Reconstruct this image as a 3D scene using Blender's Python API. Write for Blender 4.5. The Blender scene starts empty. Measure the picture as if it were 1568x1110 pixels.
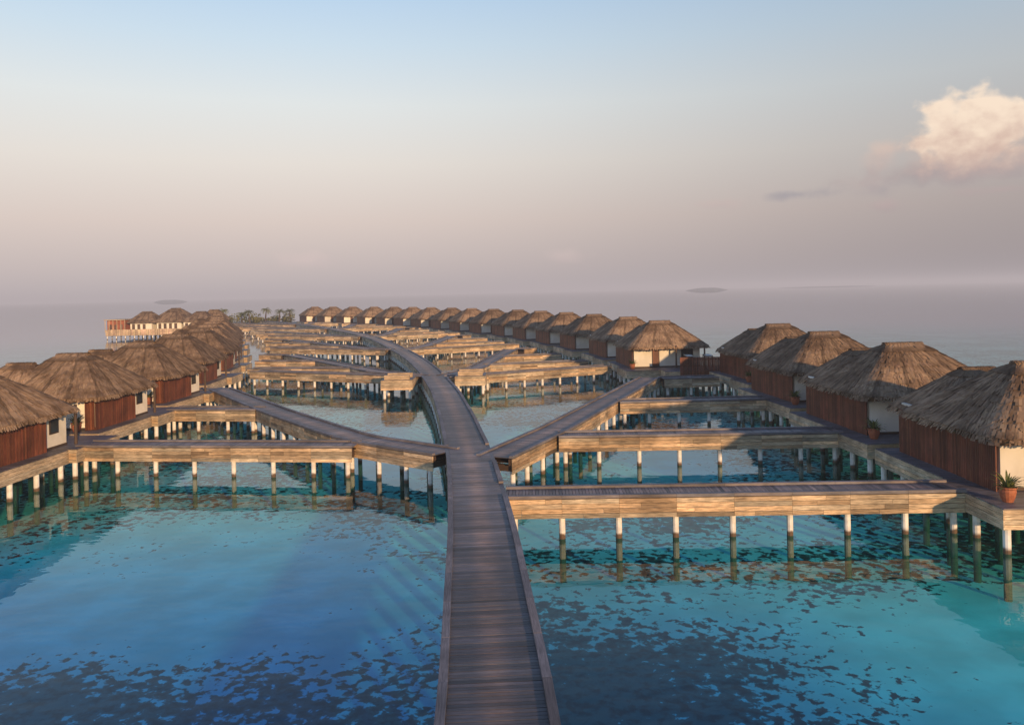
import bpy, math, random
import numpy as np
from mathutils import Vector, Matrix
R = random.Random(7)
scene = bpy.context.scene
WATER_Z = 0.0; DECK = 1.9; CAM_Z = 10.9

# ------------------------------------------------------------------ node helpers
def new_mat(name):
    m = bpy.data.materials.new(name); m.use_nodes = True
    nt = m.node_tree; nt.nodes.clear()
    return m, nt
def N(nt, typ, **kw):
    n = nt.nodes.new(typ)
    for k, v in kw.items(): setattr(n, k, v)
    return n
def L(nt, a, b): nt.links.new(a, b)
def math_n(nt, op, a, b=None, c=None, clamp=False):
    n = nt.nodes.new('ShaderNodeMath'); n.operation = op; n.use_clamp = clamp
    for i, x in enumerate((a, b, c)):
        if x is None: continue
        if isinstance(x, (int, float)): n.inputs[i].default_value = x
        else: nt.links.new(x, n.inputs[i])
    return n.outputs[0]
def smooth(nt, x, lo, hi, a=0.0, b=1.0):
    n = nt.nodes.new('ShaderNodeMapRange'); n.interpolation_type = 'SMOOTHSTEP'
    nt.links.new(x, n.inputs[0])
    for i, v in enumerate((lo, hi, a, b)): n.inputs[i+1].default_value = v
    return n.outputs[0]
def mixc(nt, fac, a, b, mode='MIX'):
    n = nt.nodes.new('ShaderNodeMix'); n.data_type = 'RGBA'; n.blend_type = mode
    for sock, v in ((n.inputs[0], fac), (n.inputs[6], a), (n.inputs[7], b)):
        if isinstance(v, (int, float)): sock.default_value = v
        elif isinstance(v, tuple): sock.default_value = (v[0], v[1], v[2], 1)
        else: nt.links.new(v, sock)
    return n.outputs[2]
def noise(nt, vec, sc, det=4, rough=.5, dist=0.0):
    n = N(nt, 'ShaderNodeTexNoise'); n.inputs['Scale'].default_value = sc; n.inputs['Detail'].default_value = det
    n.inputs['Roughness'].default_value = rough; n.inputs['Distortion'].default_value = dist
    nt.links.new(vec, n.inputs['Vector']); return n.outputs[0]

def wood_mat(name, base, wear=None, rough=0.6, grain=(0.8, 16), bump=0.25, contrast=0.45, spec=0.3):
    m, nt = new_mat(name)
    uv = N(nt, 'ShaderNodeTexCoord')
    mp = N(nt, 'ShaderNodeMapping'); mp.inputs['Scale'].default_value = (grain[0], grain[1], 1)
    L(nt, uv.outputs['UV'], mp.inputs[0])
    nz = noise(nt, mp.outputs[0], 2.0, 4, .7)
    big = noise(nt, uv.outputs['Object'], .6, 4)
    at = N(nt, 'ShaderNodeAttribute', attribute_name='tint')
    col = mixc(nt, 1.0, at.outputs['Color'], base, 'MULTIPLY')
    col = mixc(nt, 1.0, col, smooth(nt, nz, 0.3, 0.7, 1-contrast, 1+contrast*0.6), 'MULTIPLY')
    col = mixc(nt, 1.0, col, smooth(nt, big, 0.3, 0.7, 0.70, 1.22), 'MULTIPLY')
    if wear:
        sx_ = N(nt, 'ShaderNodeSeparateXYZ'); L(nt, uv.outputs['UV'], sx_.inputs[0])
        ax = math_n(nt, 'ABSOLUTE', sx_.outputs[0])
        ax = math_n(nt, 'ADD', ax, math_n(nt, 'MULTIPLY', math_n(nt, 'SUBTRACT', big, 0.5), 0.6))
        col = mixc(nt, smooth(nt, ax, 0.05, 0.6, 0.9, 0.0), col, mixc(nt, 1.0, col, wear, 'MULTIPLY'))
    bs = N(nt, 'ShaderNodeBsdfPrincipled'); L(nt, col, bs.inputs['Base Color'])
    bs.inputs['Roughness'].default_value = rough
    bs.inputs['Specular IOR Level'].default_value = spec
    bp = N(nt, 'ShaderNodeBump'); bp.inputs['Strength'].default_value = bump; bp.inputs['Distance'].default_value = 0.01
    L(nt, nz, bp.inputs['Height']); L(nt, bp.outputs[0], bs.inputs['Normal'])
    o = N(nt, 'ShaderNodeOutputMaterial'); L(nt, bs.outputs[0], o.inputs[0])
    return m

M_DECK = wood_mat('weathered_deck_planks', (0.112, 0.098, 0.104), wear=(2.1, 1.65, 1.25), rough=0.5, grain=(1.0, 20), spec=0.4)
M_RIM = wood_mat('deck_kerb_beam', (0.185, 0.16, 0.158), rough=0.6)
M_FASCIA = wood_mat('fascia_boards', (0.58, 0.42, 0.265), rough=0.7, contrast=0.7)
M_SLAT = wood_mat('red_hardwood_slats', (0.19, 0.062, 0.03), rough=0.5, grain=(14, 1.0), contrast=0.4)
M_DARKWOOD = wood_mat('dark_timber', (0.08, 0.05, 0.035), rough=0.6)

def simple_noise_mat(name, c1, c2, scale=2.0, rough=0.8, bump=0.2, bdist=0.02, tint=False, spec=0.3):
    m, nt = new_mat(name)
    tc = N(nt, 'ShaderNodeTexCoord')
    nz = noise(nt, tc.outputs['Object'], scale, 4)
    col = mixc(nt, smooth(nt, nz, 0.35, 0.65), c1, c2)
    if tint:
        at = N(nt, 'ShaderNodeAttribute', attribute_name='tint')
        col = mixc(nt, 1.0, col, at.outputs['Color'], 'MULTIPLY')
    oi = N(nt, 'ShaderNodeObjectInfo')
    col = mixc(nt, 1.0, col, smooth(nt, oi.outputs['Random'], 0, 1, .80, 1.16), 'MULTIPLY')
    bs = N(nt, 'ShaderNodeBsdfPrincipled'); L(nt, col, bs.inputs['Base Color'])
    bs.inputs['Roughness'].default_value = rough; bs.inputs['Specular IOR Level'].default_value = spec
    if bump > 0:
        bp = N(nt, 'ShaderNodeBump'); bp.inputs['Strength'].default_value = bump; bp.inputs['Distance'].default_value = bdist
        L(nt, nz, bp.inputs['Height']); L(nt, bp.outputs[0], bs.inputs['Normal'])
    o = N(nt, 'ShaderNodeOutputMaterial'); L(nt, bs.outputs[0], o.inputs[0])
    return m
M_PLASTER = simple_noise_mat('cream_plaster', (0.76, 0.70, 0.60), (0.66, 0.60, 0.50), 0.9, 0.85, 0.0)
M_THATCH = simple_noise_mat('palm_thatch', (0.175, 0.112, 0.068), (0.35, 0.235, 0.145), .7, 0.9, 0.0, tint=True, spec=0.12)
M_GLASS = simple_noise_mat('dark_window_glass', (0.02, 0.025, 0.03), (0.03, 0.035, 0.04), 1, 0.08, 0.0, spec=0.5)
M_TERRA = simple_noise_mat('terracotta', (0.38, 0.13, 0.06), (0.28, 0.09, 0.045), 6, 0.7)
M_LEAF = simple_noise_mat('green_leaves', (0.085, 0.095, 0.03), (0.14, 0.135, 0.045), 4, 0.6, 0.0, tint=True)
M_SAND = simple_noise_mat('beach_sand', (0.50, 0.42, 0.30), (0.42, 0.35, 0.25), 0.4, 0.95)
M_HAZE = simple_noise_mat('hazy_island_green', (0.06, 0.08, 0.09), (0.09, 0.11, 0.12), 0.05, 1.0)
M_CUSH = simple_noise_mat('canvas_cushion', (0.7, 0.66, 0.58), (0.6, 0.57, 0.5), 3, 0.9)

def post_mat():
    m, nt = new_mat('concrete_posts')
    g = N(nt, 'ShaderNodeNewGeometry'); s = N(nt, 'ShaderNodeSeparateXYZ'); L(nt, g.outputs['Position'], s.inputs[0])
    nz = noise(nt, g.outputs['Position'], 3.0, 4)
    z = math_n(nt, 'ADD', s.outputs[2], math_n(nt, 'MULTIPLY', math_n(nt, 'SUBTRACT', nz, 0.5), 0.35))
    f = smooth(nt, z, 0.12, 0.30)
    dry = mixc(nt, smooth(nt, nz, 0.35, 0.7), (0.80, 0.75, 0.69), (0.62, 0.56, 0.50))
    col = mixc(nt, f, (0.12, 0.07, 0.04), dry)
    bs = N(nt, 'ShaderNodeBsdfPrincipled'); L(nt, col, bs.inputs['Base Color']); bs.inputs['Roughness'].default_value = 0.8
    o = N(nt, 'ShaderNodeOutputMaterial'); L(nt, bs.outputs[0], o.inputs[0])
    return m
M_POST = post_mat()

# ------------------------------------------------------------------ mesh builder
class MB:
    def __init__(s):
        s.v = []; s.f = []; s.m = []; s.t = []; s.uv = []
    def poly(s, pts, mat=0, tint=(1, 1, 1), uvs=None):
        b = len(s.v); s.v.extend(pts); s.f.append(tuple(range(b, b+len(pts))))
        s.m.append(mat); s.t.append(tint)
        s.uv.extend(uvs if uvs else [(p[0], p[1]) for p in pts])
    FACES = ((0, 1, 3, 2), (4, 6, 7, 5), (0, 4, 5, 1), (2, 3, 7, 6), (0, 2, 6, 4), (1, 5, 7, 3))
    def box(s, c, ux, l, w, h, mat=0, tint=(1, 1, 1), centred=False):
        b = len(s.v); vx, vy = -ux[1], ux[0]
        loc = []
        for sx in (-.5, .5):
            for sy in (-.5, .5):
                for sz in (-.5, .5):
                    a, bb, cc = sx*l, sy*w, sz*h
                    loc.append((a, bb, cc))
                    s.v.append((c[0]+ux[0]*a+vx*bb, c[1]+ux[1]*a+vy*bb, c[2]+cc))
        ou = 0 if centred else R.uniform(-50, 50); ov = R.uniform(-50, 50)
        for k, fc in enumerate(MB.FACES):
            s.f.append(tuple(b+i for i in fc)); s.m.append(mat); s.t.append(tint)
            for i in fc:
                a, bb, cc = loc[i]
                if k < 2: s.uv.append((bb+ou, cc+ov))
                elif k < 4: s.uv.append((a+ou, cc+ov))
                else: s.uv.append((a+ou, bb+ov))
    def bx(s, x0, x1, y0, y1, z0, z1, mat=0, tint=(1, 1, 1)):
        s.box(((x0+x1)/2, (y0+y1)/2, (z0+z1)/2), (1, 0), x1-x0, y1-y0, z1-z0, mat, tint)
    def cyl(s, x, y, z0, z1, r, mat=0, tint=(1, 1, 1), n=10, r1=None):
        r1 = r if r1 is None else r1
        for i in range(n):
            a = 2*math.pi*i/n; c = 2*math.pi*(i+1)/n
            s.poly([(x+r*math.cos(a), y+r*math.sin(a), z0), (x+r*math.cos(c), y+r*math.sin(c), z0),
                    (x+r1*math.cos(c), y+r1*math.sin(c), z1), (x+r1*math.cos(a), y+r1*math.sin(a), z1)], mat, tint)
        s.poly([(x+r1*math.cos(2*math.pi*i/n), y+r1*math.sin(2*math.pi*i/n), z1) for i in range(n)], mat, tint)
    def mesh(s, name, mats):
        me = bpy.data.meshes.new(name); me.from_pydata(s.v, [], s.f)
        for m in mats: me.materials.append(m)
        me.polygons.foreach_set('material_index', s.m)
        a = me.attributes.new('tint', 'FLOAT_COLOR', 'FACE')
        a.data.foreach_set('color', np.array([(t[0], t[1], t[2], 1) for t in s.t], dtype=np.float32).ravel())
        u = me.uv_layers.new(name='UVMap')
        u.data.foreach_set('uv', np.array(s.uv, dtype=np.float32).ravel())
        me.update(); return me
def add_obj(name, data, parent=None, loc=(0, 0, 0), rz=0.0):
    o = bpy.data.objects.new(name, data); scene.collection.objects.link(o)
    o.location = loc; o.rotation_euler = (0, 0, rz)
    if parent: o.parent = parent
    return o
def grey(lo, hi, warm=0.0):
    g = R.uniform(lo, hi); w = R.uniform(-warm, warm)
    return (g*(1+w), g, g*(1-w))

# ------------------------------------------------------------------ walkways
WMATS = [M_DECK, M_RIM, M_FASCIA, M_POST, M_DARKWOOD]
def resample(pts, step):
    P = [Vector(p) for p in pts]; acc = [0]
    for a, b in zip(P, P[1:]): acc.append(acc[-1]+(b-a).length)
    tot = acc[-1]; n = max(1, round(tot/step)); out = []
    j = 0
    for i in range(n+1):
        d = tot*i/n
        while j < len(P)-2 and acc[j+1] < d: j += 1
        t = (d-acc[j])/max(1e-9, acc[j+1]-acc[j]); out.append(P[j].lerp(P[j+1], t))
    return out
def walkway(name, pts, w=2.0, dz=0.0, plank=0.15, openings=(), post_step=2.4, fh=0.84, single=False):
    mb = MB(); z = DECK+dz
    sm = resample(pts, plank)
    for i, (a, b) in enumerate(zip(sm, sm[1:])):
        d = (b-a); ln = d.length; d = d/ln; c = (a+b)/2
        sec = 0.8+0.4*(math.sin(int(i*plank/2.4)*12.9898)*0.5+0.5)
        g = R.uniform(0.62, 1.32)*sec
        if R.random() < .04: g *= 1.35
        if plank < .3 and i % 16 == 0: g *= 0.4
        mb.box((c.x, c.y, z-0.02+R.uniform(-.003, .003)), (-d.y, d.x), w-0.42, ln*0.89, 0.04, 0, (g*R.uniform(.96, 1.06), g, g*R.uniform(.95, 1.04)), centred=True)
    sg = resample(pts, post_step)
    for i, (a, b) in enumerate(zip(sg, sg[1:])):
        d = (b-a); ln = d.length; d = d/ln; n = Vector((-d.y, d.x)); c = (a+b)/2
        for sd in (-1, 1):
            e = c+n*sd*(w/2-0.1)
            if not any((e-Vector(o[:2])).length < o[2] for o in openings):
                mb.box((e.x, e.y, z+0.035+R.uniform(-.003, .003)), (d.x, d.y), ln-0.008, 0.22, 0.13, 1, grey(.8, 1.25, .06))
            else:
                mb.box((e.x, e.y, z-0.03), (d.x, d.y), ln-0.004, 0.21, 0.05, 0, grey(.7, 1.1))
            f = c+n*sd*(w/2-0.03)
            rows = 4; rh = fh/rows; zt = z-0.06
            for k in range(rows):
                g = R.uniform(0.6, 1.15); wm = R.uniform(-.10, .12)
                cuts = [-.5, .5] if R.random() < .55 else [-.5, R.uniform(-.25, .25), .5]
                for u0, u1 in zip(cuts, cuts[1:]):
                    gg = g*R.uniform(.75, 1.2); cc = f+d*ln*(u0+u1)/2
                    if R.random() < .12: gg *= .6
                    mb.box((cc.x, cc.y, zt-rh*(k+.5)), (d.x, d.y), ln*(u1-u0)-0.01, 0.05+R.uniform(-.008, .012), rh-0.018, 2, (gg*(1+wm), gg, gg*(1-wm)))
            q = c+n*sd*(w/2-0.2)
            mb.box((q.x, q.y, z-0.25), (d.x, d.y), ln, 0.1, 0.34, 4, (1, 1, 1))
        mb.box((c.x, c.y, z-0.30), (d.x, d.y), ln-.3, w-0.55, 0.05, 4, (.7, .7, .7))
    for i, a in enumerate(sg):
        if i == 0 and len(sg) > 2: d = (sg[1]-sg[0]).normalized(); a = a+d*0.4
        elif i == len(sg)-1: d = (sg[-1]-sg[-2]).normalized(); a = a-d*0.4
        else: d = (sg[i+1]-sg[i]).normalized()
        n = Vector((-d.y, d.x))
        mb.box((a.x, a.y, z-0.62), (n.x, n.y), w-0.2, 0.24, 0.36, 4, (1.2, 1.2, 1.2))
        sides = (-1, 1)
        if single: sides = ((-1,) if n.y > 0 else (1,))
        for sd in sides:
            q = a+n*sd*((w/2-0.19) if not single else .55)
            mb.cyl(q.x, q.y, -2.2, z-0.80, 0.14, 3, n=10)
    return add_obj(name, mb.mesh(name, WMATS))

SP = [(-10, 0.2), (4, -0.2), (16.5, -0.5), (24.3, -0.95), (31.2, -1.4), (43.6, -2.48), (52, -3.48), (57.5, -4.15), (72.9, -6.3), (81, -7.7), (91.5, -9.6),
      (110, -13.6), (130.7, -18.9), (160, -27.2), (183, -35.2), (211, -46.7), (237, -58.5), (272, -77), (300, -94)]
def sx(y):
    for i in range(len(SP)-1):
        if y <= SP[i+1][0] or i == len(SP)-2:
            y0, x0 = SP[i]; y1, x1 = SP[i+1]; h = y1-y0
            def sl(k):
                if k == 0 or k == len(SP)-1: kk = (0, 1) if k == 0 else (len(SP)-2, len(SP)-1)
                else: kk = (k-1, k+1)
                return (SP[kk[1]][1]-SP[kk[0]][1])/(SP[kk[1]][0]-SP[kk[0]][0])
            t = (y-y0)/h; m0, m1 = sl(i)*h, sl(i+1)*h
            return (2*t**3-3*t*t+1)*x0+(t**3-2*t*t+t)*m0+(-2*t**3+3*t*t)*x1+(t**3-t*t)*m1
OP = []
def spine_pts(y0, y1, st=1.2):
    out = []; y = y0
    while y <= y1: out.append((sx(y), y)); y += st
    return out
HW = 1.3
branches = []
branches.append([[(sx(45)-HW, 45.2), (-10.0, 50.2), (-18.4, 62.2), (-29.2, 79.0)], 2.2, -.012])
branches.append([[(sx(43.5)+HW, 43.6), (2.6, 52.0), (13.8, 81.0)], 2.2, -.012])
arms = [
    [[(sx(36)+HW, 35.7), (19.4, 35.2)], 1.9], [[(2.7, 49.9), (20.0, 49.4)], 1.9], [[(8.4, 64.3), (20.3, 64.3)], 1.9], [[(14.9, 80.2), (20.5, 80.6)], 1.9],
    [[(-27.2, 50.4), (-9.6, 48.2)], 1.9], [[(-28.2, 65.8), (-20.6, 64.6)], 1.9], [[(-32, 79.2), (-29.8, 79.0)], 1.9],
]
for j, Y in enumerate((87, 130, 173, 216, 256)):
    xs = sx(Y)
    for sd in (-1, 1):
        x0, y0 = xs+sd*HW, Y
        x1, y1 = sx(Y+38)+sd*17, Y+38*(1.0 if sd > 0 else .95)
        branches.append([[(x0, y0), (x0*.8+x1*.2+sd*1.5, y0*.8+y1*.2), (x1, y1)], 2.2, -.012])
        arms.append([[(xs-HW, Y+0.5) if sd < 0 else (sx(Y-1)+HW, Y-1), (sx(Y+8)+sd*21.5, Y+8 if sd > 0 else Y+11)], 1.9])
        for q in (.3, .62, .97):
            xa = x0+(x1-x0)*q+sd*1.6; ya = y0+(y1-y0)*q+1.2
            arms.append([[(xa, ya), (sx(ya+4)+sd*21.5, ya+2.5)], 1.9])
    OP.append((xs-HW, Y, 2.2)); OP.append((xs+HW, Y, 2.2))
OP += [(sx(45)-HW, 45.2, 2.3), (sx(43.5)+HW, 43.9, 2.3), (sx(36)+HW, 35.7, 1.5)]
walkway('main_boardwalk', spine_pts(-8, 300), 2.6, 0.0, 0.15, OP)
for pts, w, dz in branches:
    walkway('branch_boardwalk', pts, w, dz, 0.4 if pts[0][1] > 120 else 0.15)
for pts, w in arms:
    d = Vector(pts[1])-Vector(pts[0])
    if d.length < 2: continue
    walkway('villa_jetty', pts, w, -.022, 0.4 if pts[0][1] > 100 else 0.15, single=True)

def platform(mb, x0, x1, y0, y1, z, fascia=0.8, posts=True, step=0.16, sub=4):
    y = y0
    while y < y1-0.01:
        e = min(step, y1-y); mb.bx(x0+.02, x1-.02, y+.005, y+e-.005, z-.04, z, 0, grey(.8, 1.5, .03)); y += step
    rh = fascia/sub
    for k in range(sub):
        zz = z-.045-rh*(k+.5)
        for (cx, cy, ux, ln) in (((x0+x1)/2, y0, (1, 0), x1-x0), ((x0+x1)/2, y1, (1, 0), x1-x0), (x0, (y0+y1)/2, (0, 1), y1-y0), (x1, (y0+y1)/2, (0, 1), y1-y0)):
            g = R.uniform(.75, 1.15); wm = R.uniform(-.1, .1)
            mb.box((cx, cy, zz), ux, ln-.06*(1 if ux[0] else -1), .05+R.uniform(-.006, .006), rh-.014, 2, (g*(1+wm), g, g*(1-wm)))
    if posts:
        nx = max(1, round((x1-x0)/2.6)); ny = max(1, round((y1-y0)/2.6))
        for i in range(nx+1):
            for j in range(ny+1):
                mb.cyl(x0+.3+(x1-x0-.6)*i/nx, y0+.3+(y1-y0-.6)*j/ny, -2.2, z-.5, .15, 3)
for (cx, cy) in ((-12.0, 83.0), (-4.6, 85.5)):
    mb = MB(); platform(mb, -1.6, 1.6, -1.6, 1.6, DECK+.25, 1.0)
    for sgn in (-1, 1): mb.bx(-1.3, 1.3, sgn*1.2-.2, sgn*1.2+.2, DECK+.25, DECK+.7, 2, (1, 1, 1))
    add_obj('rest_platform', mb.mesh('rest_platform', WMATS), None, (cx, cy, 0))

# ------------------------------------------------------------------ thatched roof
def thatch(mb, cx, cy, Lx, Ly, rl, ze, zr, seed, tufts=3200):
    rr = random.Random(seed)
    raw = []; n = 9
    for i in range(1440):
        a = 2*math.pi*i/1440; c, s = math.cos(a), math.sin(a)
        raw.append((math.copysign(abs(c)**(2/n), c)*Lx/2, math.copysign(abs(s)**(2/n), s)*Ly/2))
    acc = [0]
    for i in range(1440):
        a, b = raw[i], raw[(i+1) % 1440]; acc.append(acc[-1]+math.hypot(b[0]-a[0], b[1]-a[1]))
    tot = acc[-1]
    accn = np.array(acc); rx = np.array([p[0] for p in raw]+[raw[0][0]]); ry = np.array([p[1] for p in raw]+[raw[0][1]])
    def per(u):
        d = (u % 1.0)*tot; return float(np.interp(d, accn, rx)), float(np.interp(d, accn, ry))
    def P(u, t):
        x, y = per(u); qx, qy = x*rl/Lx, y*0.05
        return Vector((cx+x+(qx-x)*t, cy+y+(qy-y)*t, ze+(zr-ze)*(1-(1-t)**1.10)))
    NU, NT = 96, 12
    jit = {}
    sag = [rr.uniform(-.05, .05) for _ in range(NU)]
    def V(i, j):
        k = (i % NU, j)
        if k not in jit:
            p = P(i/NU, j/NT); jit[k] = (p.x+rr.uniform(-.03, .03), p.y+rr.uniform(-.03, .03), p.z+rr.uniform(-.035, .035)+sag[i % NU]*(1-j/NT))
        return jit[k]
    for i in range(NU):
        seam = 0.6 if i % 6 == 0 else 1.0
        for j in range(NT):
            g = rr.uniform(.8, 1.1)*seam
            mb.poly([V(i, j), V(i+1, j), V(i+1, j+1), V(i, j+1)], 0, (g, g, g))
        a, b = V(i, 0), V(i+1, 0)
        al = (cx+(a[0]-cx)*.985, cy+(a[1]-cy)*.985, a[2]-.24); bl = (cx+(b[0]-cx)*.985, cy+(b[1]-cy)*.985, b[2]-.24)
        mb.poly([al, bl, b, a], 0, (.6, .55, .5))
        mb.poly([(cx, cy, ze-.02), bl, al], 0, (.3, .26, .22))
    def strip(u, t, ln, w, g, lift0, lift1, hang=0):
        slope_len = (P(u, 0)-P(u, 1)).length
        dt = ln/slope_len
        top = P(u, min(1, t+dt)); bot = P(u, t)
        tx = (P(u+.002, t)-P(u-.002, t)).normalized()
        dn = (bot-top).normalized(); nn = tx.cross(top-bot).normalized()
        if nn.z < 0: nn = -nn
        bot = bot+nn*lift1+dn*hang+Vector((0, 0, -hang*.6)); top = top+nn*lift0
        sk = tx*rr.uniform(-.05, .05)
        col = (g*rr.uniform(.98, 1.05), g, g*rr.uniform(.92, 1.02))
        mb.poly([tuple(bot-tx*w/2+sk), tuple(bot+tx*w/2+sk), tuple(top+tx*w/2), tuple(top-tx*w/2)], 0, col)
    for _ in range(tufts):
        t = 1-math.sqrt(rr.random()); t = min(.84, t)
        t = (int(t*10)+rr.uniform(-.25, .35))/10; t = max(0, t)
        u = rr.random(); seam = .65 if (u*NU) % 6 < 1 else 1
        strip(u, t, rr.uniform(.3, .65), rr.uniform(.05, .16), rr.uniform(.7, 1.3)*seam, .006, rr.uniform(.015, .05))
    for i in range(800):
        strip(rr.random(), 0.0, rr.uniform(.2, .45), rr.uniform(.04, .13), rr.uniform(.6, 1.3), .02, .03, rr.uniform(.03, .26))
    cap = 26
    for i in range(cap):
        x0 = cx-rl/2-.2+(rl+.4)*i/cap; x1 = cx-rl/2-.2+(rl+.4)*(i+1)/cap
        for k in range(6):
            a0, a1 = math.pi*k/6, math.pi*(k+1)/6; r_ = .2+rr.uniform(-.015, .02)
            g = rr.uniform(.55, .8)
            mb.poly([(x0, cy+r_*1.5*math.cos(a0), zr-.12+r_*math.sin(a0)), (x1, cy+r_*1.5*math.cos(a0), zr-.12+r_*math.sin(a0)),
                     (x1, cy+r_*1.5*math.cos(a1), zr-.12+r_*math.sin(a1)), (x0, cy+r_*1.5*math.cos(a1), zr-.12+r_*math.sin(a1))][::-1], 0, (g, g, g))
    for i in range(320):
        strip(rr.random(), rr.uniform(.78, .84), rr.uniform(.3, .5), .16, rr.uniform(.5, .78), .03, .05)

def slats(mb, x0, y0, x1, y1, z0, z1, bw=.14, mat=0, br=1.0):
    d = Vector((x1-x0, y1-y0)); ln = d.length; d.normalize(); n = int(ln/bw)
    for i in range(n):
        c = Vector((x0, y0))+d*(i+.5)*ln/n; g = R.uniform(.6, 1.3)*br
        mb.box((c.x, c.y, (z0+z1)/2+R.uniform(-.01, .01)), (d.x, d.y), ln/n-.022, .05, z1-z0, mat, (g, g*R.uniform(.9, 1.05), g))
    for zz in (z0+.3, z1-.25):
        c = Vector(((x0+x1)/2, (y0+y1)/2)); mb.box((c.x, c.y, zz), (d.x, d.y), ln, .03, .1, mat, (.5, .5, .5))

def villa_meshes(s):
    """s=+1: villa right of the boardwalk (boardwalk towards -x); -1 left of it."""
    D = DECK; out = []
    mb = MB()
    if s > 0:
        platform(mb, -5.5, 4.3, -6.4, -1.62, D-.03); platform(mb, -5.1, 4.3, -1.55, 5.6, D-.0, .8)
    else:
        platform(mb, -4.6, 4.5, -5.0, 2.4, D-.03); platform(mb, -2.0, 5.0, 2.46, 7.2, D-.0)
    out.append(('platform', mb.mesh('platform', WMATS)))
    mb = MB(); zt = D+2.6
    if s > 0: bx0, bx1, by0, by1 = -4.0, 3.7, -3.8, 4.8
    else: bx0, bx1, by0, by1 = -3.8, 3.4, -3.7, 4.0
    mb.bx(bx0, bx1, by0, by1, D+.004, zt, 0)
    mb.bx(bx0-.03, bx1+.03, by0-.03, by1+.03, D+.006, D+.14, 1, (.9, .9, .9))
    out.append(('walls', mb.mesh('walls', [M_PLASTER, M_DARKWOOD])))
    mb = MB()
    for (xa, xb, za, zb) in (((-1.9, -1.05, .15, 2.15), (1.5, 2.9, .15, 2.15)) if s > 0 else ((.4, 1.3, .15, 2.15), (-3.0, -1.4, .15, 2.15))):
        mb.bx(xa, xb, by0-.05, by0+.03, D+za, D+zb, 0, (1, 1, 1))
        if xb-xa < 1:
            for k in range(4): mb.bx(xa+.08+k*.17, xa+.23+k*.17, by0-.07, by0-.052, D+za+.06, D+zb-.1, 1, grey(.7, 1.1))
        else:
            xm = (xa+xb)/2
            mb.bx(xa+.09, xm-.04, by0-.066, by0-.052, D+za+.1, D+zb-.1, 2); mb.bx(xm+.04, xb-.09, by0-.066, by0-.052, D+za+.1, D+zb-.1, 2)
    if s < 0:
        side = bx1
        mb.bx(side-.04, side+.04, 2.3, 3.2, D+.9, D+2.0, 0); q = side+.05
        mb.bx(q-.012, q+.012, 2.4, 3.1, D+1.0, D+1.9, 2)
    out.append(('doors_and_windows', mb.mesh('doors_and_windows', [M_DARKWOOD, M_SLAT, M_GLASS])))
    mb = MB()
    if s > 0:
        slats(mb, -4.2, -3.85, -4.2, 4.7, D-.5, D+2.3)
    else:
        slats(mb, 3.62, -3.8, 3.62, 1.7, D-.5, D+2.3); slats(mb, 3.6, -3.85, 2.9, -3.85, D, D+2.2)
    out.append(('slat_screen', mb.mesh('slat_screen', [M_SLAT])))
    mb = MB()
    for px, py in ((0.6, -4.9), (3.9, -4.9)) if s > 0 else ((-3.9, -4.3), (-1.4, -4.3), (3.9, 4.2)):
        mb.cyl(px, py, D-.6, D+2.5, .1, 0, n=8)
    out.append(('porch_posts', mb.mesh('porch_posts', [M_DARKWOOD])))
    mb = MB()
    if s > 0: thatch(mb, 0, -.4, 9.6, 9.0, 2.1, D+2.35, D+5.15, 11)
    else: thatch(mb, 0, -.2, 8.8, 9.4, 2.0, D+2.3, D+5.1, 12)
    out.append(('thatched_roof', mb.mesh('thatched_roof', [M_THATCH])))
    mb = MB()
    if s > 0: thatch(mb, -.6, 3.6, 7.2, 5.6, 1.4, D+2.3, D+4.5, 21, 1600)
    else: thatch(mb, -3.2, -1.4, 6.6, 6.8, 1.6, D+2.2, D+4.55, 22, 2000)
    out.append(('rear_thatched_roof', mb.mesh('rear_thatched_roof', [M_THATCH])))
    return out
VR = villa_meshes(1); VL = villa_meshes(-1)
def villa(meshes, x, y, rz):
    e = add_obj('thatched_villa', None, None, (x, y, 0), rz); e.empty_display_size = 2
    for nm, me in meshes: add_obj(nm, me, e)
    return e
rad = math.radians
right = [(24.8, 38.0, 0), (25.0, 51.6, 3), (25.4, 65.6, 4), (26.6, 80.5, 5), (17.4, 95, 5), (15.8, 110, 10), (12.7, 125.5, 12), (9.3, 139.5, 14), (5.3, 153, 16), (1.0, 167, 18),
         (-4.4, 180, 20), (-10, 193, 21), (-15.8, 206, 22), (-22.5, 219, 24), (-29, 231, 25), (-36, 242, 26), (-44, 253, 27), (-53, 264, 28), (-62, 275, 30), (-71, 286, 30)]
for x, y, a in right: villa(VR, x, y, rad(a))
left = [(-31.9, 46.4, -3), (-32.8, 59.6, -2), (-34.0, 73.2, -2), (-37, 88, 4), (-40.2, 102.5, 8), (-44.7, 117, 10), (-49.7, 132, 12), (-54.5, 147, 14), (-60, 162, 16), (-66, 177, 18)]
for x, y, a in left: villa(VL, x, y, rad(a))

mb = MB(); platform(mb, 0, 9.5, 0, 6, DECK)
slats(mb, 1.6, -.06, 9.5, -.06, DECK-.6, DECK+1.5, mat=5); slats(mb, 9.56, 0, 9.56, 6, DECK-.6, DECK+1.5, mat=5)
for k in range(3):
    x = 3+k*2.2
    mb.bx(x, x+.75, 3, 4.9, DECK+1.25, DECK+1.33, 1, (.6, .6, .6)); mb.bx(x+.04, x+.71, 3.02, 4.88, DECK+1.335, DECK+1.42, 6)
    for q in ((x+.06, 3.1), (x+.69, 3.1), (x+.06, 4.8), (x+.69, 4.8)): mb.cyl(q[0], q[1], DECK, DECK+1.25, .04, 4)
add_obj('screened_sun_deck', mb.mesh('screened_sun_deck', WMATS+[M_SLAT, M_CUSH]), None, (16.4, 86.2, 0))

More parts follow.
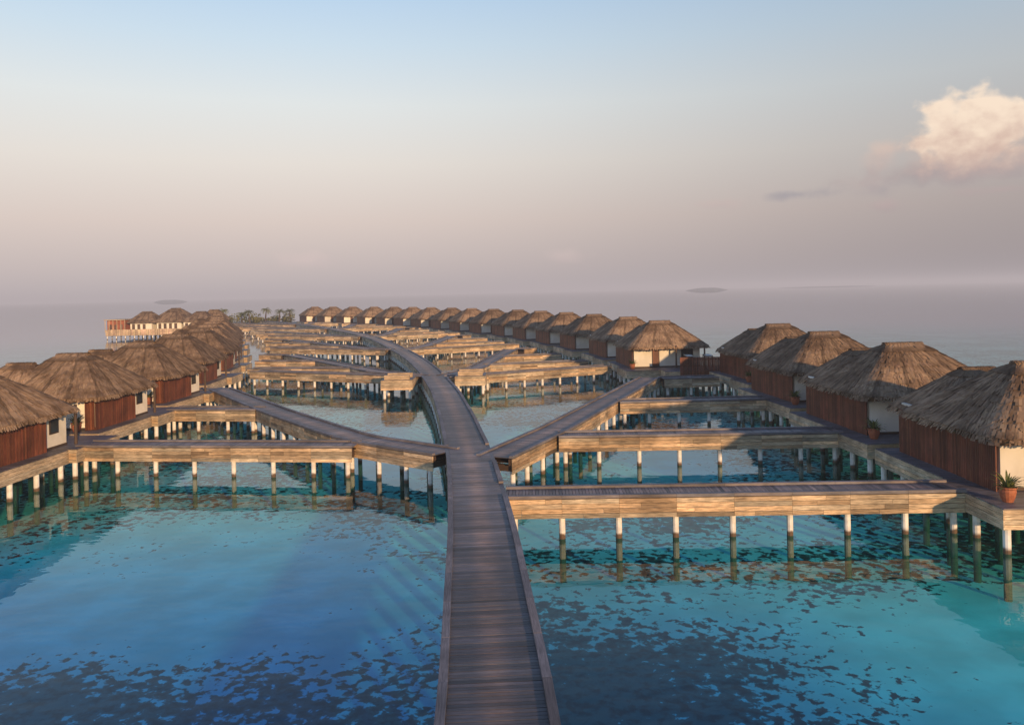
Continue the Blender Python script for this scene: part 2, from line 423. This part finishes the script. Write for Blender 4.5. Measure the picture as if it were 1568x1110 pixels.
# ------------------------------------------------------------------ potted plants
def pot_mesh(seed):
    rr = random.Random(seed); mb = MB()
    prof = [(.20, 0), (.28, .2), (.33, .42), (.30, .52), (.36, .56), (.36, .62), (.30, .62), (.28, .5)]
    n = 16
    for (r0, z0), (r1, z1) in zip(prof, prof[1:]):
        for i in range(n):
            a, c = 2*math.pi*i/n, 2*math.pi*(i+1)/n
            mb.poly([(r0*math.cos(a), r0*math.sin(a), z0), (r0*math.cos(c), r0*math.sin(c), z0), (r1*math.cos(c), r1*math.sin(c), z1), (r1*math.cos(a), r1*math.sin(a), z1)], 0)
    mb.poly([(.29*math.cos(2*math.pi*i/n), .29*math.sin(2*math.pi*i/n), .52) for i in range(n)], 2, (.3, .3, .3))
    for k in range(60):
        a = rr.uniform(0, 6.28); el = rr.uniform(.5, 1.45); ln = rr.uniform(.4, .95)
        p = Vector((.1*math.cos(a), .1*math.sin(a), .52)); w = rr.uniform(.03, .06)
        side = Vector((-math.sin(a), math.cos(a), 0))*w; g = rr.uniform(.6, 1.7)
        pts = [p]
        for q in range(4):
            p = p+Vector((math.cos(a)*math.cos(el), math.sin(a)*math.cos(el), math.sin(el)))*ln/4; el -= .32; pts.append(p)
        for q in range(4):
            w0 = (1-.2*abs(q-1.5)); w1 = (1-.2*abs(q-.5)) if q < 3 else .05
            mb.poly([tuple(pts[q]-side*w0), tuple(pts[q]+side*w0), tuple(pts[q+1]+side*w1), tuple(pts[q+1]-side*w1)], 1, (g, g*1.05, g*.8))
    return mb.mesh('potted_plant', [M_TERRA, M_LEAF, M_DARKWOOD])
PM = [pot_mesh(1), pot_mesh(2)]
for i, (x, y) in enumerate(((20.1, 32.6), (20.9, 46.4), (21.3, 60.4), (22.2, 75.2), (-30.4, 55.2), (-31.6, 68.8), (-34.2, 83.8), (13.4, 90.0))):
    add_obj('potted_plant', PM[i % 2], None, (x, y, DECK-.02), i*1.3)

# ------------------------------------------------------------------ overwater restaurant at far left
rest = add_obj('overwater_restaurant', None, None, (-97, 228, 0), 0)
mb = MB()
platform(mb, -17, 14, -5, 14, DECK, .9, step=.6)
add_obj('platform', mb.mesh('restaurant_platform', WMATS), rest)
mb = MB()
for (x0, x1, y0, y1, h, m) in ((-17, -12, -4, 3, 3.4, 1), (-11, -5, -3, 5, 3.0, 0), (-4, 3, -2, 6, 3.0, 0), (4, 11, -3, 5, 2.8, 0), (-9, 2, 7, 13, 3.2, 1)):
    mb.bx(x0, x1, y0, y1, DECK+.01, DECK+h, m, (1.8, 1.8, 1.8))
    k = x0+.5
    while k < x1-1.2:
        mb.bx(k, k+.8, y0-.06, y0+.02, DECK+.2, DECK+2.2, 2, (1.5, 1.5, 1.5)); k += 1.5
mb.bx(-17.6, -11.6, -4.8, 3.6, DECK+3.45, DECK+3.65, 3, (1, 1, 1))
for k in range(6): mb.cyl(-17.3+k*1.1, -4.6, DECK, DECK+3.45, .1, 3, n=6)
add_obj('pavilion_walls', mb.mesh('restaurant_walls', [M_PLASTER, M_SLAT, M_DARKWOOD, M_FASCIA]), rest)
mb = MB()
for i, (cx, cy, a, b, h) in enumerate(((-8, 1, 8.5, 9.5, 5.6), (-.5, 2, 9, 9.5, 5.9), (7.5, 1, 9, 9, 5.3), (-3.5, 10, 13, 8, 6.3), (8, 10, 8, 7, 5.6))):
    thatch(mb, cx, cy, a, b, 2.5, DECK+2.7, DECK+h, 40+i, 700)
add_obj('thatched_roofs', mb.mesh('restaurant_roofs', [M_THATCH]), rest)
mb = MB()
slats(mb, -16.9, -5.1, 14, -5.1, DECK-.9, DECK+.8, .25, br=1.0, mat=1)
add_obj('slat_railing', mb.mesh('restaurant_railing', [M_SLAT, M_FASCIA]), rest)

# ------------------------------------------------------------------ sand island with palms
def island(name, cx, cy, rx_, ry_, h, mat, seed=0, n=48, rough=.15):
    rr = random.Random(seed); mb = MB(); rings = 8
    ph = [rr.uniform(0, 6.28) for _ in range(6)]
    def V(i, j):
        a = 2*math.pi*(i % n)/n; r = 1-j/rings
        w = 1+rough*sum(math.sin(k*a+ph[k])/(k+1) for k in range(1, 6))
        hh = h*(1-r*r)*(1+.35*math.sin(5*a+ph[0])*r+.3*math.sin(9*a+ph[1])*r)-.3*(j == 0)
        return (cx+rx_*r*w*math.cos(a), cy+ry_*r*w*math.sin(a), hh)
    for i in range(n):
        for j in range(rings): mb.poly([V(i, j), V(i+1, j), V(i+1, j+1), V(i, j+1)], 0)
    return add_obj(name, mb.mesh(name, [mat]))
island('sand_island', -106, 318, 34, 20, 1.2, M_SAND, 3)
def leaf_cloud(name, blobs, seed, size=.45):
    rr = random.Random(seed); mb = MB()
    for (x, y, z, r, rz, cnt) in blobs:
        for _ in range(cnt):
            d = Vector((rr.gauss(0, 1), rr.gauss(0, 1), rr.gauss(0, 1))).normalized()*(rr.random()**.4)
            p = Vector((x+d.x*r, y+d.y*r, z+d.z*rz)); a = Vector((rr.gauss(0, 1), rr.gauss(0, 1), rr.gauss(0, 1))).normalized()
            b = a.cross(Vector((rr.gauss(0, 1), rr.gauss(0, 1), rr.gauss(0, 1)))).normalized(); s_ = size*rr.uniform(.5, 1.2)
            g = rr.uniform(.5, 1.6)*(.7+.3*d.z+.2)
            mb.poly([tuple(p-a*s_), tuple(p+b*s_*.5), tuple(p+a*s_), tuple(p-b*s_*.5)], 0, (g*1.1, g, g*.8))
    return add_obj(name, mb.mesh(name, [M_LEAF]))
bl = []
rb = random.Random(5)
for k in range(22):
    x = -122+k*1.75; r = rb.uniform(1.3, 2.6); bl.append((x, 305+rb.uniform(-3, 5), 1.0+r*.7, r, r*rb.uniform(.8, 1.2), 150))
leaf_cloud('shrub_thicket', bl, 9)
def palm_mesh(h, seed):
    rr = random.Random(seed); mb = MB(); segs = 8; lean = rr.uniform(-.12, .12); prev = None
    for k in range(segs+1):
        t = k/segs; c = Vector((lean*h*t*t, 0, h*t)); r = .28*(1-t)+.13
        ring = [c+Vector((r*math.cos(a*math.pi/4), r*math.sin(a*math.pi/4), 0)) for a in range(8)]
        if prev:
            for i in range(8): mb.poly([tuple(prev[i]), tuple(prev[(i+1) % 8]), tuple(ring[(i+1) % 8]), tuple(ring[i])], 0, (1, 1, 1))
        prev = ring; top = c
    for k in range(20):
        a = 6.28*k/20+rr.uniform(-.15, .15); el = rr.uniform(-.1, 1.1); p = top.copy(); ln = rr.uniform(2.4, 3.2)
        for q in range(9):
            d = Vector((math.cos(a)*math.cos(el), math.sin(a)*math.cos(el), math.sin(el))); p2 = p+d*ln/9
            sd = Vector((-math.sin(a), math.cos(a), 0)); wl = .75*math.sin(math.pi*(q+1.2)/10.5)
            g = rr.uniform(.7, 1.7)
            for s_ in (-1, 1):
                for h_ in (0, .5):
                    b0 = p.lerp(p2, h_); mb.poly([tuple(b0), tuple(b0.lerp(p2, .4)), tuple(b0+sd*s_*wl+d*.25+Vector((0, 0, -wl*.5)))], 1, (g, g, g*.8))
            p = p2; el -= .21
    return mb.mesh('palm_tree', [M_DARKWOOD, M_LEAF])
PA = [palm_mesh(4.6, 1), palm_mesh(5.4, 2), palm_mesh(3.8, 3)]
for i, (x, y) in enumerate(((-99, 300), (-94, 303), (-104, 306), (-88.5, 302), (-110, 304), (-117, 308), (-85, 305))):
    add_obj('palm_tree', PA[i % 3], None, (x, y, .7), i*1.1)

island('distant_island', 735, 3000, 85, 30, 9, M_HAZE, 1, 64)
island('distant_island', -1290, 3000, 62, 30, 8, M_HAZE, 2, 64)
island('distant_island', 1560, 4000, 250, 40, 3, M_HAZE, 4, 64)

# ------------------------------------------------------------------ sea
def sheet(name, z, mat, size=16000):
    me = bpy.data.meshes.new(name); me.from_pydata([(-size, -size, z), (size, -size, z), (size, size, z), (-size, size, z)], [], [(0, 1, 2, 3)])
    me.materials.append(mat); return add_obj(name, me)
def ell(nt, X, Y, cx, cy, rx_, ry_):
    a = math_n(nt, 'DIVIDE', math_n(nt, 'SUBTRACT', X, cx), rx_); b = math_n(nt, 'DIVIDE', math_n(nt, 'SUBTRACT', Y, cy), ry_)
    r2 = math_n(nt, 'ADD', math_n(nt, 'MULTIPLY', a, a), math_n(nt, 'MULTIPLY', b, b))
    return smooth(nt, r2, 0.0, 1.6, 1.0, 0.0)
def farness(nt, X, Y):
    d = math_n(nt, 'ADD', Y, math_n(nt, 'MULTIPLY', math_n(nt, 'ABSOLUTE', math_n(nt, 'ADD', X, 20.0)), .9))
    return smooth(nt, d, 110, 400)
m, nt = new_mat('lagoon_seabed')
g = N(nt, 'ShaderNodeNewGeometry'); P_ = g.outputs['Position']
sp = N(nt, 'ShaderNodeSeparateXYZ'); L(nt, P_, sp.inputs[0]); X_, Y_ = sp.outputs[0], sp.outputs[1]
n1 = noise(nt, P_, 2.5, 3, .55, .3); n2 = noise(nt, P_, .12, 3, .5); n3 = noise(nt, P_, .42, 3, .5)
v = math_n(nt, 'MULTIPLY', math_n(nt, 'SUBTRACT', n1, .5), 2.0)
v = math_n(nt, 'ADD', v, math_n(nt, 'MULTIPLY', math_n(nt, 'SUBTRACT', n2, .5), 1.3))
v = math_n(nt, 'ADD', v, math_n(nt, 'MULTIPLY', math_n(nt, 'SUBTRACT', n3, .5), .9))
# reef flat (coral gardens) and open sand patches, laid out in plan
for (cx, cy, a, b, amt) in ((-15, 33, 14, 6, -.65), (17.5, 26, 8, 7, -.50), (17, 17, 3, 6, -.35), (-13, 21, 16, 8, .28), (3.5, 23, 5, 9, .34), (11, 19.5, 6, 5, .14), (-1, 14, 12, 5, .2), (-7, 66, 9, 14, -.3), (8, 58, 8, 10, -.3), (-14, 42, 16, 4, -.3), (10, 33, 12, 4, -.1)):
    v = math_n(nt, 'ADD', v, math_n(nt, 'MULTIPLY', ell(nt, X_, Y_, cx, cy, a, b), amt))
cor = smooth(nt, v, -.06, .10)
sand = mixc(nt, smooth(nt, n3, .3, .7), (.66, .64, .56), (.88, .85, .76))
coral = mixc(nt, smooth(nt, n1, .42, .68), (.12, .15, .13), (.03, .045, .045))
col = mixc(nt, cor, sand, coral)
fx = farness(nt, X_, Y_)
col = mixc(nt, fx, col, (.80, .74, .70))  # paler with distance: horizon haze put into the seabed colour
bs = N(nt, 'ShaderNodeBsdfDiffuse'); L(nt, col, bs.inputs[0])
o = N(nt, 'ShaderNodeOutputMaterial'); L(nt, bs.outputs[0], o.inputs[0])
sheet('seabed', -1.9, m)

m, nt = new_mat('lagoon_water')
g = N(nt, 'ShaderNodeNewGeometry'); P_ = g.outputs['Position']
sp = N(nt, 'ShaderNodeSeparateXYZ'); L(nt, P_, sp.inputs[0])
mp = N(nt, 'ShaderNodeMapping'); mp.inputs['Scale'].default_value = (.8, 1.25, 1); L(nt, P_, mp.inputs[0])
h1 = noise(nt, mp.outputs[0], .8, 2, .5, .2); h2 = noise(nt, mp.outputs[0], .15, 1)
calm = smooth(nt, sp.outputs[1], 60, 420, 1.0, .04)
h = math_n(nt, 'MULTIPLY', math_n(nt, 'ADD', h1, math_n(nt, 'MULTIPLY', h2, 1.5)), calm)
bp = N(nt, 'ShaderNodeBump'); bp.inputs['Strength'].default_value = 1.0; bp.inputs['Distance'].default_value = .013
L(nt, h, bp.inputs['Height'])
fr = N(nt, 'ShaderNodeFresnel'); L(nt, bp.outputs[0], fr.inputs['Normal'])
ior = math_n(nt, 'SUBTRACT', 1.35, math_n(nt, 'MULTIPLY', g.outputs['Backfacing'], 1.35-1/1.35))
L(nt, ior, fr.inputs['IOR'])
big = noise(nt, P_, .05, 2)
dy = math_n(nt, 'ADD', sp.outputs[1], math_n(nt, 'MULTIPLY', math_n(nt, 'SUBTRACT', big, .5), 30))
dy = math_n(nt, 'ADD', dy, math_n(nt, 'MULTIPLY', math_n(nt, 'MAXIMUM', math_n(nt, 'SUBTRACT', sp.outputs[0], 5.0), 0.0), 1.6))
sh = smooth(nt, dy, 18, 42)
tint = mixc(nt, sh, (.13, .58, .88), (.30, .93, .93))
tint = mixc(nt, farness(nt, sp.outputs[0], sp.outputs[1]), tint, (.92, .93, .94))  # whitened far out: haze painted into the water tint to blend the horizon
tb = N(nt, 'ShaderNodeBsdfTransparent'); L(nt, tint, tb.inputs[0])
gl = N(nt, 'ShaderNodeBsdfGlossy'); gl.inputs['Roughness'].default_value = .0; L(nt, bp.outputs[0], gl.inputs['Normal'])
mx = N(nt, 'ShaderNodeMixShader'); L(nt, fr.outputs[0], mx.inputs[0]); L(nt, tb.outputs[0], mx.inputs[1]); L(nt, gl.outputs[0], mx.inputs[2])
o = N(nt, 'ShaderNodeOutputMaterial'); L(nt, mx.outputs[0], o.inputs[0])
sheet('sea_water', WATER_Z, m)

# low marine haze layer lying on the lagoon (thin, homogeneous)
def lin(c):
    return tuple(((x/255+.055)/1.055)**2.4 if x/255 > .04045 else x/255/12.92 for x in c)
m, nt = new_mat('marine_haze')
sig = 1/2600.0
ab = N(nt, 'ShaderNodeVolumeAbsorption'); ab.inputs['Color'].default_value = (0, 0, 0, 1); ab.inputs['Density'].default_value = sig
em = N(nt, 'ShaderNodeEmission'); em.inputs['Color'].default_value = (*lin((182, 171, 173)), 1); em.inputs['Strength'].default_value = sig
ad = N(nt, 'ShaderNodeAddShader'); L(nt, ab.outputs[0], ad.inputs[0]); L(nt, em.outputs[0], ad.inputs[1])
o = N(nt, 'ShaderNodeOutputMaterial'); L(nt, ad.outputs[0], o.inputs['Volume'])
mb = MB(); mb.bx(-15800, 15800, -15800, 15800, -6, 45)
add_obj('sea_haze', mb.mesh('sea_haze', [m]))

# ------------------------------------------------------------------ sky
SUN_EL = rad(11); SUN_AZ = rad(180-27)
w = bpy.data.worlds.new('World'); scene.world = w; w.use_nodes = True; nt = w.node_tree; nt.nodes.clear()
sky = N(nt, 'ShaderNodeTexSky'); sky.sky_type = 'NISHITA'; sky.sun_disc = False; sky.sun_elevation = SUN_EL; sky.sun_rotation = SUN_AZ
sky.air_density = 1.0; sky.dust_density = 1.5; sky.ozone_density = 1.5
tc = N(nt, 'ShaderNodeTexCoord'); s3 = N(nt, 'ShaderNodeSeparateXYZ'); L(nt, tc.outputs['Generated'], s3.inputs[0])
az = math_n(nt, 'ARCTAN2', s3.outputs[0], s3.outputs[1]); el = math_n(nt, 'ARCSINE', s3.outputs[2])
rp = N(nt, 'ShaderNodeValToRGB'); cr = rp.color_ramp
stops = [(0, (188, 178, 179)), (.035, (204, 190, 186)), (.09, (223, 207, 198)), (.16, (233, 226, 218)), (.23, (228, 233, 233)), (.30, (206, 225, 239)), (.40, (172, 206, 240)), (.55, (114, 162, 220)), (.8, (74, 124, 194)), (1.2, (62, 108, 178))]
cr.elements[0].position = 0; cr.elements[0].color = (*lin(stops[0][1]), 1)
cr.elements[1].position = 1; cr.elements[1].color = (*lin(stops[-1][1]), 1)
for p, c in stops[1:-1]:
    e = cr.elements.new(p/1.2); e.color = (*lin(c), 1)
L(nt, math_n(nt, 'DIVIDE', math_n(nt, 'MAXIMUM', el, 0.0), 1.2), rp.inputs[0])
rf = math_n(nt, 'MULTIPLY', smooth(nt, az, -.3, .7), smooth(nt, el, .0, .5, 1.0, .55))
base = mixc(nt, rf, rp.outputs[0], mixc(nt, 1.0, rp.outputs[0], (.54, .55, .58), 'MULTIPLY'))
comb = N(nt, 'ShaderNodeCombineXYZ'); L(nt, az, comb.inputs[0]); L(nt, math_n(nt, 'MULTIPLY', el, 1.25), comb.inputs[1])
cn = noise(nt, comb.outputs[0], 30, 6, .5, .2); cn2 = noise(nt, comb.outputs[0], 48, 4, .5)
def cloud(base, a0, e0, a, b, c_hi, c_lo, op, soft=.35, nz=1.6, fade=False, sn=1.0):
    dx = math_n(nt, 'DIVIDE', math_n(nt, 'SUBTRACT', az, a0), a); dy = math_n(nt, 'DIVIDE', math_n(nt, 'SUBTRACT', el, e0), b)
    r = math_n(nt, 'SQRT', math_n(nt, 'ADD', math_n(nt, 'MULTIPLY', dx, dx), math_n(nt, 'MULTIPLY', dy, dy)))
    d = math_n(nt, 'ADD', math_n(nt, 'SUBTRACT', 1.0, r), math_n(nt, 'MULTIPLY', math_n(nt, 'SUBTRACT', cn, .5), nz))
    mask = math_n(nt, 'MULTIPLY', smooth(nt, d, .0, soft), op)
    if fade: mask = math_n(nt, 'MULTIPLY', mask, smooth(nt, dy, -1.3, -.3))
    shade = math_n(nt, 'ADD', math_n(nt, 'MULTIPLY', dy, .6), math_n(nt, 'MULTIPLY', math_n(nt, 'SUBTRACT', cn2, .45), sn))
    cc = mixc(nt, smooth(nt, shade, -.6, .5), tuple(lin(c_lo)), tuple(lin(c_hi)))
    return mixc(nt, mask, base, cc)
base = cloud(base, .500, .122, .12, .020, (176, 160, 158), (150, 144, 150), .6, 1.0)
base = cloud(base, .345, .107, .05, .009, (150, 148, 158), (142, 140, 152), .55, 1.0)
base = cloud(base, .425, .112, .04, .018, (190, 168, 164), (154, 148, 156), .5, 1.0)
base = cloud(base, .435, .144, .030, .024, (224, 196, 180), (192, 174, 170), .65, .9)
base = cloud(base, .440, .088, .03, .010, (190, 168, 166), (172, 154, 156), .5, 1.0)
base = cloud(base, .555, .097, .06, .007, (188, 166, 164), (178, 158, 158), .4, 1.0)
base = cloud(base, .255, .100, .04, .009, (206, 182, 176), (192, 174, 172), .4, 1.0)
base = cloud(base, -.255, .044, .045, .016, (230, 206, 200), (214, 194, 192), .5, 1.2)
base = cloud(base, .065, .043, .05, .013, (222, 200, 194), (210, 190, 186), .4, 1.2)
base = cloud(base, .530, .140, .090, .045, (216, 188, 174), (182, 162, 160), .8, .9, 1.3, True)
base = cloud(base, .530, .164, .070, .048, (255, 232, 208), (216, 186, 170), .97, .34, 1.35, True, 1.5)
b10 = N(nt, 'ShaderNodeVectorMath'); b10.operation = 'SCALE'; b10.inputs['Scale'].default_value = 10.0; L(nt, base, b10.inputs[0])
wf = smooth(nt, el, .6, 1.2, 1.0, .6)
fin = mixc(nt, wf, sky.outputs[0], b10.outputs[0])
bg = N(nt, 'ShaderNodeBackground'); bg.inputs['Strength'].default_value = .1; L(nt, fin, bg.inputs[0])
o = N(nt, 'ShaderNodeOutputWorld'); L(nt, bg.outputs[0], o.inputs[0])

sd = bpy.data.lights.new('sun', 'SUN'); sd.energy = 5.0; sd.angle = rad(1.3); sd.color = (1.0, .65, .34)
so = bpy.data.objects.new('sun', sd); scene.collection.objects.link(so)
sv = Vector((math.sin(SUN_AZ)*math.cos(SUN_EL), math.cos(SUN_AZ)*math.cos(SUN_EL), math.sin(SUN_EL)))
so.rotation_euler = (-sv).to_track_quat('-Z', 'Y').to_euler(); so.location = sv*100

# ------------------------------------------------------------------ camera
cd = bpy.data.cameras.new('camera'); cam = bpy.data.objects.new('camera', cd); scene.collection.objects.link(cam)
cd.sensor_width = 36; cd.lens = 28; cd.shift_y = -.069; cd.clip_end = 40000; cd.clip_start = .1
cam.matrix_world = Matrix.Translation((0, 0, CAM_Z)) @ Matrix.Rotation(rad(90), 4, 'X') @ Matrix.Rotation(rad(-1.26), 4, 'Z')
scene.camera = cam
scene.view_settings.view_transform = 'Standard'; scene.view_settings.look = 'None'; scene.view_settings.exposure = 0
